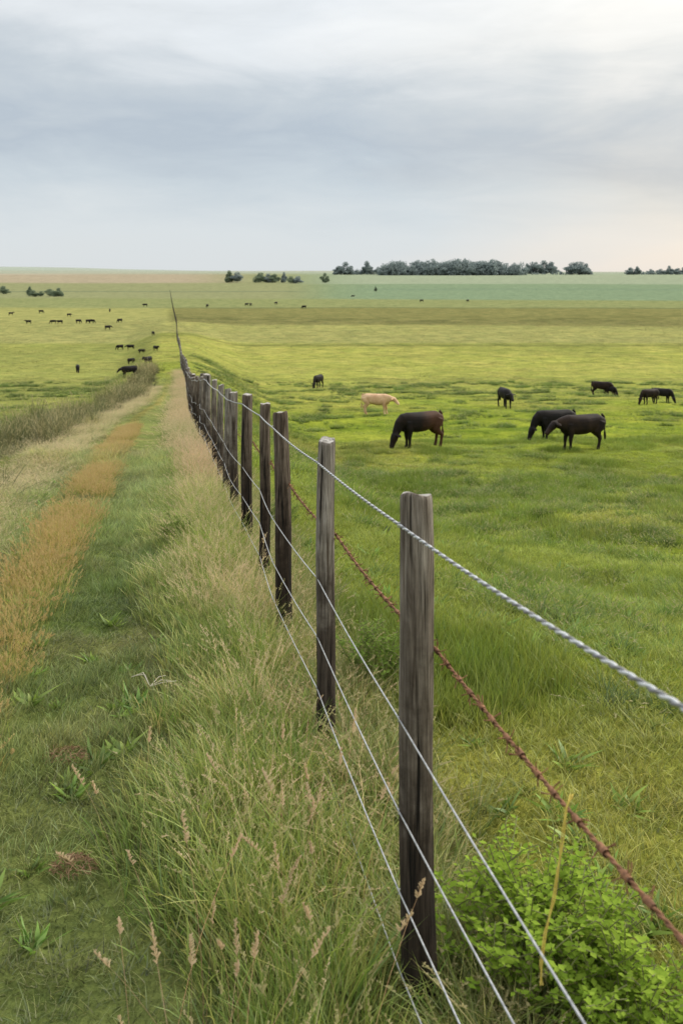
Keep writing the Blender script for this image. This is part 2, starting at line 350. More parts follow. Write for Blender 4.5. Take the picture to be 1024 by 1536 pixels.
# tussocks: wide irregular patches
x1,y1=fan(460,3.5,28,.48,1); x2,y2=fan(1300,20,120,.48,1); x=np.concatenate([x1,x2]); y=np.concatenate([y1,y2])
v=x-xf(y); k=((v>1.0)|(v<-6))&(fbm(x*.22,y*.22,3,61)>.43); x,y=x[k],y[k]
m_=14; dk=np.repeat(rng.uniform(.7,1.3,len(x)),m_); sp_=np.repeat(rng.uniform(.35,1.3,len(x)),m_); hh_=np.repeat(rng.uniform(.25,.6,len(x)),m_)
x=np.repeat(x,m_); y=np.repeat(y,m_); sp_=sp_*(1+y*.018); x=x+rng.normal(0,.24,len(x))*sp_; y=y+rng.normal(0,.14,len(y))*sp_
s=rng.uniform(.7,1.2,len(x))*(1+y*.012); scatter('tussock_grass',c_tall,x,y,s,s*hh_*rng.uniform(.7,1.1,len(x)),jit(np.tile(np.array([[.115,.19,.032]]),(len(x),1))*dk[:,None]),'darker coarse tussocks in the pasture')
# broadleaf weeds
x,y=fan(900,2,13); v=x-xf(y); k=((v>.05)|(v<-.3))&(fbm(x*.9,y*.9,3,66)>.5); x,y=x[k],y[k]
s=rng.uniform(.5,1.1,len(x)); scatter('broadleaf_weeds',c_brd,x,y,s,s*.8,jit(np.tile(np.array([[.17,.27,.05]]),(len(x),1)),.2),'small broadleaf weeds scattered among grass')
# verge
def verge(n,d0,d1,lo,hi):
    y=np.sqrt(rng.uniform(d0*d0,d1*d1,n))if d1<14 else rng.uniform(d0,d1,n); u=rng.uniform(lo,hi,n)
    edge=(fbm(y*1.4,y*0+3,3,9)-.5)*.8
    k=u>lo+.18+edge; y=y[k];u=u[k]; return xf(y)+u,y,u
def hprof(u): return lerp(.28,.92,ss(-.72,-.36,u))*lerp(1,.5,ss(-.22,-.02,u))
x,y,u=verge(2100,1.7,13,-.74,.12)
pg=ss(.38,.6,fbm(x*1.1,y*.9,3,71)+.25*ss(6,2.8,y)); k=rng.random(len(x))<.2+.8*pg; x,y,u=x[k],y[k],u[k]
hv=.65+.7*fbm(x*2.2,y*2.0,3,15)
tc_=lerp(np.array([[.15,.245,.04]]),np.array([[.37,.41,.11]]),rng.random((len(x),1)))
s=rng.uniform(.75,1.15,len(x)); scatter('verge_grass',c_tall,x,y,s,s*hv*hprof(u)*lerp(.9,1.1,ss(3,2.2,y)),jit(tc_),'tall green rank grass along the fence')
x,y,u=verge(1150,1.7,16,-.66,.05)
k=rng.random(len(x))<.16+.84*ss(.6,.4,fbm(x*1.1,y*.9,3,71)+.13*ss(5,2.2,y)); x,y,u=x[k],y[k],u[k]
pk=ss(.42,.60,fbm(x*.7,y*.35,2,91)+.14*ss(8,14,y))[:,None]
tc_=lerp(np.array([[.62,.56,.28]]),np.array([[.56,.36,.26]]),pk)
s=rng.uniform(.75,1.15,len(x)); scatter('verge_grass',c_dry,x,y,s,s*hprof(u)*.82*(.7+.6*fbm(x*2.2,y*2.0,3,16)),jit(tc_),'bleached dry seeding grass along the fence')
# short undergrowth in verge
x,y,u=verge(3800,1.7,16,-.85,.2)
s=rng.uniform(.9,1.5,len(x)); tc_=lerp(np.array([[.18,.28,.055]]),np.array([[.42,.42,.16]]),rng.random((len(x),1)))
scatter('verge_grass',c_past,x,y,s,s*1.2,jit(tc_,.2),'short mixed grass under the verge')
# spikes
y=rng.uniform(1.75,3.0,26); u=rng.uniform(-.8,-.1,26); x=xf(y)+u
scatter('verge_grass',c_spk,x,y,np.ones(26),rng.uniform(.7,1.0,26),jit(np.tile(np.array([[.52,.31,.18]]),(26,1))),'tan seed spikes standing in rank grass')
# verge far
x,y,u=verge(3200,15,70,-.8,.25)
s=rng.uniform(.9,1.7,len(x)); mixg=ss(.35,.65,fbm(x*.5,y*.35,3,17))[:,None]
tc_=lerp(np.array([[.50,.40,.23]]),np.array([[.26,.31,.10]]),np.clip(mixg+rng.normal(0,.25,(len(x),1)),0,1))
scatter('verge_grass',c_dry,x,y,s,s*.34*rng.uniform(.6,1.3,len(x)),jit(tc_),'bleached dry seeding grass along the fence')
# behind fence
y=rng.uniform(2.2,14,900); u=rng.uniform(.05,.5,900)*rng.uniform(.4,1,900); x=xf(y)+u
tc_=lerp(np.array([[.14,.21,.045]]),np.array([[.36,.32,.14]]),rng.random((len(x),1))**1.3)
s=rng.uniform(.7,1.1,len(x)); scatter('verge_grass',c_tall,x,y,s,s*.5,jit(tc_),'coarse mixed grass at the foot of the fence')
# reddish straw tufts along post feet
y=rng.uniform(3.4,16,300); x=xf(y)+rng.normal(-.06,.10,300); s=rng.uniform(.6,1.,300)
scatter('verge_grass',c_dry,x,y,s,s*.5,jit(np.tile(np.array([[.44,.25,.17]]),(300,1))),'reddish straw tufts around post feet')
# centre strip of track + pale verge
y=np.sqrt(rng.uniform(9,576,2800)); v=rng.uniform(-1.86,-1.42,len(y)); x=xf(y)+v*gsc(y)
k=(vn(x*1.5,y*1.2,4)>.33); x,y=x[k],y[k]
tc_=lerp(np.array([[.52,.39,.12]]),np.array([[.29,.36,.08]]),rng.random((len(x),1)))
s=rng.uniform(.8,1.3,len(x)); scatter('centre_strip_grass',c_rust,x,y,s,s*.78*lerp(1,.45,ss(7,16,y)),jit(tc_,.2),'gold and green seeding grass between the wheel tracks')
y=rng.uniform(7,50,3000); v=rng.uniform(-3.2,-2.2,len(y)); x=xf(y)+v*gsc(y)
tc_=lerp(np.array([[.50,.46,.26]]),np.array([[.30,.36,.12]]),rng.random((len(x),1))**.7)
s=rng.uniform(.8,1.5,len(x)); scatter('bank_grass',c_dry,x,y,s,s*.24,jit(tc_),'pale dry grass on the bank beside the track')
x,y=fan(9000,6,45,.62,1); v=(x-xf(y))/gsc(y); k=(v<-1.9)&(v>-3.5); x,y=x[k],y[k]
s=rng.uniform(1.,1.7,len(x)); scatter('bank_grass',c_past,x,y,s,s,jit(landcol(x,y),.2),'short green grass on the bank')
y=rng.uniform(9,75,3800); v=-4.05+rng.normal(0,.5,len(y)); x=xf(y)+v*gsc(y)
tc_=lerp(np.array([[.08,.11,.035]]),np.array([[.24,.21,.10]]),rng.random((len(x),1))**1.4)
s=rng.uniform(.9,2.1,len(x)); scatter('ditch_grass',c_tall,x,y,s,s*rng.uniform(.3,.85,len(x))*(.4+1.2*ss(.35,.65,fbm(x*.4,y*.3,3,19))),jit(tc_,.2),'brown and green rough growth in the ditch')
# ------------------------------------------------------------ fence
woodm=wood_material(); galv=metal_material('galvanised_wire',(.32,.33,.34),(.58,.59,.60),.6,.45); galvd=metal_material('dull_wire',(.15,.15,.155),(.28,.28,.28),.3,.7); galvl=metal_material('bright_wire',(.48,.50,.52),(.66,.67,.68),.35,.55); rust=metal_material('rusty_wire',(.10,.042,.02),(.27,.13,.06),.1,.85,90)
def post_mesh(name,r,h,seed):
    q=np.random.default_rng(seed); ns=36; zs=np.concatenate([np.linspace(-.3,h-.03,36),[h-.014,h-.004,h]]); V=[]
    slx,sly=q.normal(0,.10,2)
    ph=q.random(8)*6.28
    for j,z in enumerate(zs):
        for i in range(ns):
            a=i/ns*6.28318
            rr=r*(1+.02*math.sin(2*a+ph[0])+.018*math.sin(3*a+ph[1]+z*.8)+.02*math.sin(7*a+ph[2]+z*1.2)+.018*math.sin(13*a+ph[3])-.16*max(0,math.sin(.5*a+ph[4]*.5+z*.1))**220-.10*max(0,math.sin(.5*a+ph[5]*.5-z*.15))**220)
            rr*=1.10-.11*z/h+.022*math.sin(z*5+ph[5])+.012*math.sin(z*17+ph[6]+2*a)
            if j==len(zs)-2: rr*=.97
            if j==len(zs)-1: rr*=.91
            X_,Y_=rr*math.cos(a),rr*math.sin(a)
            V.append((X_+.008*math.sin(z*2.3+ph[1])*(z/h)*(1-z/h)*4,Y_+.007*math.sin(z*1.9+ph[2]),z+((slx*X_+sly*Y_+.004*math.sin(3*a+ph[7])) if z>h-.05 else 0)))
    Fc=[(j*ns+i,j*ns+(i+1)%ns,(j+1)*ns+(i+1)%ns,(j+1)*ns+i) for j in range(len(zs)-1) for i in range(ns)]
    Fc.append(tuple(range((len(zs)-1)*ns,len(zs)*ns)))
    me=mk(name,V,Fc,woodm,smooth=True); me.polygons[len(Fc)-1].use_smooth=False
    return me
pd=[1.0,2.58,4.13,5.54,6.76,8.1,9.6,10.9,12.25,13.6,15.3]
while len(pd)<96: pd.append(pd[-1]+(1.35 if pd[-1]<60 else 2.0))
topD={0:.50,1:.617,2:.752,3:.843,4:.966,5:1.08,6:1.255,7:1.386,8:1.505,9:1.60,10:1.716}
rad={0:.046,1:.046,2:.040,3:.044,4:.036,5:.045,6:.040,7:.040,8:.040,9:.040,10:.040}
fe=add('wire_fence',None,loc=(xf(2.58),2.58,float(gz(xf(2.58),2.58))),label='long wire fence on weathered wooden posts crossing pasture',cat='fence')
bpy.context.view_layer.update()
base=Vector(fe.location)
tops=[];prads=[]
variants={}
prng=np.random.default_rng(55)
for i,d in enumerate(pd):
    x0=xf(d); zg=float(gz(x0,d)); 
    zt=H-topD[i] if i in topD else zg+1.32+prng.normal(0,.04)
    r=rad.get(i,.042); h=zt-zg
    if i<11: me=post_mesh('post',r,h,100+i); sc=1
    else:
        kk=i%6
        if kk not in variants: variants[kk]=post_mesh('post',.044+.004*(kk%3),1.32,200+kk)
        me=variants[kk]; sc=h/1.32
    lx,ly=(prng.normal(0,.008),prng.normal(0,.007)) if i>2 else ((0,-.008) if i==1 else (0,.006))
    if i>10: lx,ly=prng.normal(0,.016,2)
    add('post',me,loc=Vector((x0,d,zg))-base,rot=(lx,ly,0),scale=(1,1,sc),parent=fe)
    tops.append(Vector((x0+math.sin(ly)*h*.9,d-math.sin(lx)*h*.9,zt))); prads.append(r)
V=[];Fc=[]; d=pd[-1]
dist=[]
while d<820:
    d+=2.2+.006*d; x0=xf(d); zg=float(gz(x0,d)); h=1.4+rng.normal(0,.08); r=.09; dist.append((x0,d,zg+h))
    b=len(V)
    for z,q in ((-.3,1.1),(h*.5,1),(h,.9)):
        for a in range(8): V.append((x0+r*q*math.cos(a*.785)-base.x,d+r*q*math.sin(a*.785)-base.y,zg+z-base.z))
    for j in range(2):
        for a in range(8): Fc.append((b+j*8+a,b+j*8+(a+1)%8,b+j*8+8+(a+1)%8,b+j*8+8+a))
    Fc.append(tuple(range(b+16,b+24)))
add('post',mk('post',V,Fc,woodm),parent=fe,kind='stuff')
for (x0,d,z) in dist: tops.append(Vector((x0,d,z))); prads.append(.05)
pr=Vector((-1,-.187,0)).normalized()
def path(k_off,side,near_off=None,sag=.012):
    A=[]
    for i,(t,r) in enumerate(zip(tops,prads)):
        off=k_off if not(i==0 and near_off is not None) else near_off
        jz=rng.normal(0,.008) if i>1 else 0
        A.append(t+pr*side*(r*1.04+.002)+Vector((0,0,-off+jz)))
    dirn=(A[0]-A[1]).normalized(); A.insert(0,A[0]+dirn*.5)
    P=[]
    for i in range(len(A)-1):
        L=(A[i+1]-A[i]).length; n=10 if A[i].y<20 else 3
        sg=min(.05,sag*L)*(.6+.8*rng.random())
        for s in range(n):
            t=s/n; p=A[i].lerp(A[i+1],t); p.z-=sg*4*t*(1-t)*.5; P.append(p)
    P.append(A[-1]); return P
def tube(P,rf,ns=6):
    V=[];Fc=[]
    for j,p in enumerate(P):
        tg=(P[min(j+1,len(P)-1)]-P[max(j-1,0)]).normalized(); s=tg.cross(Vector((0,0,1))).normalized(); u=s.cross(tg)
        r=rf(p) if callable(rf) else rf
        for a in range(ns):
            c=math.cos(a/ns*6.283)*r; e=math.sin(a/ns*6.283)*r; V.append(p+s*c+u*e)
        if j:
            b=(j-1)*ns
            for a in range(ns): Fc.append((b+a,b+(a+1)%ns,b+ns+(a+1)%ns,b+ns+a))
    return V,Fc
def merge(L):
    V=[];Fc=[]
    for v,f in L:
        b=len(V); V+=v; Fc+=[tuple(q+b for q in g) for g in f]
    return V,Fc
def resample(P,step,ymax):
    out=[];acc=0
    for a,b in zip(P[:-1],P[1:]):
        if a.y>ymax: break
        L=(b-a).length; t=acc
        while t<L: out.append(a.lerp(b,t/L)); t+=step
        acc=t-L
    return out
def twisted(P,sr,hr,pitch,ymax):
    Q=resample(P,pitch/9,ymax); L=[]
    for ph in (0,math.pi):
        S=[]
        for j,p in enumerate(Q):
            a=j/9*6.283+ph; tg=(Q[min(j+1,len(Q)-1)]-Q[max(j-1,0)]).normalized(); s=tg.cross(Vector((0,0,1))).normalized(); u=s.cross(tg)
            S.append(p+s*math.cos(a)*hr+u*math.sin(a)*hr)
        L.append(tube(S,sr,6))
    rest=[p for p in P if p.y>=Q[-1].y]
    if rest: L.append(tube([Q[-1]]+rest,sr*1.5,5))
    return L,Q
def fin(name,L,mats,label=None):
    V,Fc=merge(L); V=[v-base for v in V]; me=mk(name,V,Fc,mats[0],smooth=True)
    if len(mats)>1:
        for m_ in mats[1:]: me.materials.append(m_)
        idx=np.zeros(len(Fc),np.int32); n0=len(L[0][1]); idx[n0:n0+len(L[1][1])]=1; me.polygons.foreach_set('material_index',idx)
    add(name,me,parent=fe,label=label)
P=path(.085,1,.03,.012); L,Q=twisted(P,.0028,.0022,.055,12); fin('wire',L,[galvl,galvd],'twisted galvanised top strand')
P=path(.43,-1,.45,.03); L,Q=twisted(P,.0026,.0023,.05,9)
acc=0
for a,b in zip(Q[:-1],Q[1:]):
    acc+=(b-a).length
    if acc>.085 and a.y<9:
        acc=rng.uniform(-.02,.02); tg=(b-a).normalized(); L.append(tube([a-tg*.014,a-tg*.008,a+tg*.008,a+tg*.014],lambda p:.0070*rng.uniform(.8,1.15),7))
        for q in range(4):
            an=rng.random()*6.283; s=tg.cross(Vector((0,0,1))).normalized(); u=s.cross(tg); dv=(s*math.cos(an)+u*math.sin(an)+tg*rng.normal(0,.3))
            L.append(tube([a+tg*(q-1.5)*.004,a+tg*(q-1.5)*.004+dv*.012,a+dv*.024],.0014,4))
fin('wire',L,[rust],'rusty barbed strand')
for off,no in ((.62,.64),(.875,.82),(1.095,1.04),(1.31,1.2)):
    P=path(off,1,no,.015); fin('wire',[tube(P,lambda p:.0026 if p.y<12 else .003,6)],[galv])
L=[]
for i in range(1,6):
    for off in (.085,.62,.875,1.095):
        c=tops[i]+pr*(prads[i]*1.04+.002)+Vector((0,0,-off))
        L.append(tube([c-pr*.01+Vector((0,0,.008)),c+pr*.004+Vector((0,0,.006)),c+pr*.005,c+pr*.004-Vector((0,0,.006)),c-pr*.01-Vector((0,0,.008))],.0014,5))
V,Fc=merge(L); add('staple',mk('staple',[v-base for v in V],Fc,galv,smooth=True),parent=fe,kind='stuff')
# twine
tw=metal_material('yellow_twine',(.50,.38,.07),(.68,.53,.12),0,.8)
zt=H-.975
S=[Vector((.425,1.72,zt)),Vector((.420,1.715,zt+.012)),Vector((.412,1.71,zt-.01)),Vector((.406,1.71,zt-.07)),Vector((.394,1.71,zt-.13)),Vector((.386,1.71,zt-.18)),Vector((.374,1.71,zt-.24)),Vector((.366,1.71,zt-.30)),Vector((.364,1.71,zt-.335))]
S2=[p+Vector((.005*math.sin(i*1.7),0,0)) for i,p in enumerate(S)]
V,Fc=merge([tube(S,.0015,6),tube(S2,.0012,6)]); add('baler_twine',mk('baler_twine',V,Fc,tw,smooth=True),label='frayed yellow twine hanging from rusty barbed wire',cat='twine')
# ------------------------------------------------------------ cattle
def loft(st,side=Vector((0,1,0)),n=16,pw=1.0):
    V=[];Fc=[]; C=[Vector(s[:3]) for s in st]
    for j,s in enumerate(st):
        tg=(C[min(j+1,len(C)-1)]-C[max(j-1,0)]).normalized(); sd=(side-tg*side.dot(tg)).normalized(); up=tg.cross(sd)
        for a in range(n):
            an=a/n*6.2832; c=math.cos(an); e=math.sin(an)
            V.append(C[j]+sd*s[4]*math.copysign(abs(c)**pw,c)+up*s[3]*math.copysign(abs(e)**pw,e))
        if j:
            b=(j-1)*n
            for a in range(n): Fc.append((b+a,b+(a+1)%n,b+n+(a+1)%n,b+n+a))
    Fc.append(tuple(range(n))); Fc.append(tuple(range((len(st)-1)*n,len(st)*n))); return V,Fc
def cow_mesh(name,pose,seed,vox=.018):
    r=np.random.default_rng(seed)
    tr=[(-.90,0,1.17,.09,.11),(-.86,0,1.11,.20,.20),(-.72,0,1.06,.275,.26),(-.42,0,1.01,.32,.29),(-.1,0,.965,.36,.33),(.2,0,.955,.37,.31),(.44,0,.975,.36,.27),(.62,0,1.01,.335,.22),(.74,0,1.03,.275,.175)]
    if pose=='graze':
        nk=[(.87,0,.92,.225,.13),(.98,0,.74,.175,.105),(1.06,0,.58,.13,.09)]
        hd_=[(1.02,0,.64,.095,.11),(1.07,0,.53,.145,.135),(1.12,0,.40,.14,.125),(1.17,0,.27,.105,.09),(1.21,0,.15,.09,.088),(1.235,0,.065,.082,.09),(1.24,0,.035,.05,.06)]
    elif pose=='low':
        nk=[(.89,0,1.03,.22,.13),(1.01,0,1.02,.17,.105),(1.10,0,1.01,.135,.09)]
        hd_=[(1.05,0,1.08,.095,.11),(1.13,0,1.03,.14,.135),(1.23,0,.94,.135,.125),(1.34,0,.83,.105,.09),(1.42,0,.74,.09,.088),(1.47,0,.68,.082,.09),(1.49,0,.65,.05,.06)]
    else:
        nk=[(.88,0,1.13,.22,.13),(1.0,0,1.22,.17,.105),(1.08,0,1.28,.135,.09)]
        hd_=[(1.03,0,1.36,.095,.11),(1.12,0,1.31,.135,.135),(1.22,0,1.23,.13,.125),(1.34,0,1.13,.10,.09),(1.43,0,1.05,.09,.088),(1.48,0,1.0,.08,.09),(1.50,0,.98,.05,.06)]
    parts=[loft(tr+nk,n=20,pw=.80),loft(hd_,n=16,pw=.82)]
    poll=Vector(hd_[1][:3]); ax=(Vector(hd_[3][:3])-poll).normalized()
    back=-ax*.02
    for sgn in (1,-1):
        e0=poll+back
        parts.append(loft([(e0.x,sgn*.09,e0.z,.035,.035),(e0.x-.01,sgn*.19,e0.z+.01,.072,.028),(e0.x-.03,sgn*.28,e0.z-.015,.068,.024),(e0.x-.04,sgn*.36,e0.z-.04,.02,.014)],side=Vector((.5,0,.86)),n=8))
        f=r.uniform(-.16,.18); b=r.uniform(-.18,.16)
        parts.append(loft([(.52,sgn*.15,1.01,.20,.11),(.53,sgn*.17,.78,.15,.092),(.52+f*.4,sgn*.165,.60,.094,.077),(.53+f*.7,sgn*.16,.43,.072,.066),(.52+f*.9,sgn*.16,.26,.048,.047),(.52+f,sgn*.16,.12,.056,.052),(.55+f,sgn*.16,.05,.062,.055),(.56+f,sgn*.16,-.01,.068,.059)],n=12))
        parts.append(loft([(-.68,sgn*.15,1.08,.26,.14),(-.61,sgn*.18,.85,.235,.122),(-.57+b*.3,sgn*.185,.69,.165,.10),(-.68+b*.6,sgn*.175,.54,.105,.073),(-.78+b,sgn*.17,.44,.079,.06),(-.75+b,sgn*.17,.27,.053,.049),(-.73+b,sgn*.17,.13,.056,.052),(-.70+b,sgn*.17,.05,.062,.055),(-.69+b,sgn*.17,-.01,.068,.059)],n=12))
    parts.append(loft([(-.84,0,1.31,.05,.05),(-.94,0,1.21,.038,.042),(-.965,0,.95,.03,.032),(-.965,0,.7,.028,.03),(-.975,.01,.52,.052,.052),(-.975,.01,.36,.035,.035)],n=8))
    parts.append(loft([(.32,0,.64,.05,.05),(.54,0,.66,.085,.05),(.74,0,.73,.095,.045),(.88,0,.80,.05,.03)],n=10))
    V,Fc=merge(parts); me=mk(name,V,Fc)
    o=bpy.data.objects.new('tmp',me); COL.objects.link(o)
    m=o.modifiers.new('r','REMESH'); m.mode='VOXEL'; m.voxel_size=vox; m.use_smooth_shade=True
    s=o.modifiers.new('s','SMOOTH'); s.factor=.5; s.iterations=3
    dg=bpy.context.evaluated_depsgraph_get(); out=bpy.data.meshes.new_from_object(o.evaluated_get(dg)); out.name=name
    bpy.data.objects.remove(o); return out
hb=hide_material('black_hide',(.006,.0055,.0055),(.013,.010,.009)); hbb=hide_material('black_brown_hide',(.007,.006,.006),(.016,.010,.008),(.055,.025,.014)); hd=hide_material('dark_brown_hide',(.009,.006,.0055),(.026,.015,.010)); hc=hide_material('cream_tan_hide',(.46,.28,.16),(.64,.44,.28))
cm={}
def cow(px,py,hpx,pose,ang,mat,label,group='cattle grazing in the pasture',name='cow',sd=0):
    key=(pose,sd,mat.name)
    if key not in cm:
        b=(pose,sd)
        if b not in cm: cm[b]=cow_mesh('cow',pose,sd+5)
        me=cm[b].copy(); me.materials.clear(); me.materials.append(mat); cm[key]=me
    x,y=hit(px,py); sc=min(1.15,max(.60,hpx*y/1400/1.34))
    add(name,cm[key],loc=(x,y,float(gz(x,y))-.01),rot=(0,0,math.radians(ang)),scale=(sc,sc,sc),label=label,cat='cow',group=group)
cow(630,671,54,'graze',206,hbb,'black cow with brown flanks grazing in pasture',sd=1)
cow(872,675,54,'low',197,hd,'dark brown cow standing in pasture with head lowered',sd=2)
cow(832,660,46,'graze',193,hb,'black cow grazing beside a dark brown cow',sd=3)
cow(564,621,31,'low',-14,hc,'cream tan cow walking in pasture with head lowered',sd=4)
cow(477,582,20,'graze',-112,hb,'small black cow grazing in pasture',sd=1)
cow(757,612,30,'low',-80,hb,'black cow seen end on in pasture',sd=2)
cow(902,594,22,'graze',-30,hd,'dark brown cow grazing in pasture',sd=1)
cow(914,594,15,'graze',-50,hb,'black calf standing close by a dark brown cow',sd=3,name='calf')
cow(974,606,23,'graze',205,hd,'dark brown cow grazing next to another cow',sd=3)
cow(992,604,22,'graze',-40,hb,'black cow grazing next to a dark brown cow',sd=1)
LH=[(117,559,12),(194,566,11),(197,546,9),(222,548,8),(180,525,8),(196,525,8),(213,531,7),(234,527,7),(230,503,6),(162,495,7),(180,484,6),(43,486,6),(80,486,6),(90,486,6),(118,485,6),(133,485,6),(138,485,6),(104,475,5),(62,470,5),(17,473,5),(165,468,5),(218,460,5),(311,461,6),(370,459,6),(376,459,6),(414,457,6),(456,463,5),(529,446,4),(632,453,4),(701,453,5)]
for i,(a,b,h) in enumerate(LH):
    cow(a,b,h,['graze','low','graze','stand'][i%4],float(rng.choice([20,200,-60,-130,-100,50])+rng.normal(0,12)),hb,'black cow grazing with its herd in open pasture','black cattle herd in the far pasture',sd=[1,2,3,1][i%4])
# ------------------------------------------------------------ trees
fl=leaf_material('far_foliage_hazed',(.20,.25,.25),(.29,.34,.33)); ml=leaf_material('mid_foliage',(.14,.19,.135),(.23,.28,.18)); bk=bark_material('bark',(.18,.18,.17))  # distance haze is painted into the far trees' pale blue-grey leaf colour
def crown_np(r,h,wd,n,size,base=.22):
    L=[]
    for k in range(15):
        a=r.random()*6.283; q=r.random()**.5*wd*.36; z=h*(base+.10+(.72-base)*r.random()*(1-.5*q/(wd*.36))); L.append((q*math.cos(a),q*math.sin(a),z,wd*r.uniform(.15,.25),h*r.uniform(.12,.2)))
    L.append((0,0,h*.78,wd*.2,h*.2))
    L=np.array(L); k=r.integers(0,len(L),n); d=r.normal(size=(n,3)); d/=np.linalg.norm(d,axis=1)[:,None]; rr=r.random(n)**.33*r.uniform(.8,1.12,n)
    c=L[k][:,:3]+d*rr[:,None]*np.stack([L[k][:,3],L[k][:,3],L[k][:,4]],1)
    a=r.normal(size=(n,3)); a/=np.linalg.norm(a,axis=1)[:,None]; b=np.cross(a,r.normal(size=(n,3))); b/=np.linalg.norm(b,axis=1)[:,None]
    s=size*r.uniform(.6,1.3,n)[:,None]
    V=np.stack([c-a*s,c+b*s*.6,c+a*s,c-b*s*.6],1).reshape(-1,3)
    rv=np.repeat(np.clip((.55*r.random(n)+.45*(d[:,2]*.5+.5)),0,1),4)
    return V,rv
def quadf(n): return np.arange(n*4).reshape(-1,4)
def trunk_parts(h,r0,r):
    L=[tube([Vector((0,0,-.5)),Vector((.01*h,0,h*.2)),Vector((0,.01*h,h*.45)),Vector((.01*h,0,h*.8))],lambda p:r0*(1.15-p.z/h),8)]
    for k in range(6):
        a=r.random()*6.283; z=h*r.uniform(.22,.5); e=h*r.uniform(.15,.26)
        L.append(tube([Vector((0,0,z)),Vector((math.cos(a)*e*.5,math.sin(a)*e*.5,z+e*.45)),Vector((math.cos(a)*e,math.sin(a)*e,z+e*1.1))],lambda p,z=z:r0*.45*(1.25-min(1,(p.z-z)/(e*1.1))),6))
    return merge(L)
TV=[]
for k in range(5):
    r=np.random.default_rng(400+k); wd=[13,16,11,15,18][k]; V,rv=crown_np(r,12,wd,2600,.6,.06)
    tv,tf=trunk_parts(12,.35,r); TV.append((tv,tf,V,rv))
tm={}
def tree(px,py,hpx,k,mat,label,nm='tree',cat='tree',group='distant field trees',wide=1.):
    x,y=hit(px,py); h=hpx*y/1400*1.15
    if k not in tm: tm[k]=mk('trunk',TV[k][0],TV[k][1],bk,smooth=True)
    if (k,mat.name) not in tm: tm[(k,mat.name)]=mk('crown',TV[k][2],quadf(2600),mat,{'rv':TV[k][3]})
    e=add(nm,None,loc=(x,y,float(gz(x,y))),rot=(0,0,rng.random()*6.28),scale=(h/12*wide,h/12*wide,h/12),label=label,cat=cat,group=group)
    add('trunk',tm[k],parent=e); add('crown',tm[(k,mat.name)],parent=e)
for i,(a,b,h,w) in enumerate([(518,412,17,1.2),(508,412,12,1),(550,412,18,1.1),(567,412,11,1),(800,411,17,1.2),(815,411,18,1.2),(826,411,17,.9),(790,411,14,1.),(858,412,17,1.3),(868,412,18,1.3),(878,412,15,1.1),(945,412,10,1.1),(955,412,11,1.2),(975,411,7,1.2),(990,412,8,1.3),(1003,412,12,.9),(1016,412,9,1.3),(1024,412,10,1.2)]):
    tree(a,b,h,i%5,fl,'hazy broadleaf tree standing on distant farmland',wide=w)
for i,(a,b,h,w) in enumerate([(344,424,16,1.1),(356,424,15,1.2),(391,424,14,1.),(402,424,12,1.3),(412,424,12,1.2),(426,424,14,.8),(436,425,10,1.3),(447,425,10,1.2),(487,424,13,.9)]):
    tree(a,b,h,(i+2)%5,fl if i%2 else ml,'rounded green tree on a field boundary',group='field boundary trees',wide=w)
for i,(a,b,h,w) in enumerate([(5,441,11,1.2),(45,443,12,.9),(62,445,8,1.3),(75,444,10,1.3),(88,445,12,1.2),(50,445,9,1.2)]):
    tree(a,b,h,(i+1)%5,ml,'low grey green bush on pasture',nm='bush',cat='bush',group='bushes on the far pasture',wide=w)
tree(563,437,7,2,ml,'small lone tree on flat field',wide=.7)
def wood(pxs,py,hlo,hhi,n,seed,label):
    r=np.random.default_rng(seed); VV=[];RR=[]
    for k in range(n):
        px=r.uniform(*pxs); x,y=hit(px,py); y+=r.uniform(0,45); x=(px-512)/1400*y
        prof_=.85+.2*math.sin((px-pxs[0])/(pxs[1]-pxs[0])*math.pi)+.08*math.sin(px*.13)
        h=r.uniform(hlo,hhi)*y/1400*prof_; V,rv=crown_np(r,h,h*1.15,520,h*.065,-.05)
        VV.append(V+np.array([x,y,float(gz(x,y))])); RR.append(rv)
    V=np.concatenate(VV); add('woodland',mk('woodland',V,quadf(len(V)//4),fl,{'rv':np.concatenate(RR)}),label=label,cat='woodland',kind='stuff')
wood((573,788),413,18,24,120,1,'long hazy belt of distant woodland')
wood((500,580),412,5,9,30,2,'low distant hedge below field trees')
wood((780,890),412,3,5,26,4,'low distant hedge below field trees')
wood((940,1060),412,4,7,30,3,'low distant hedge on the skyline')
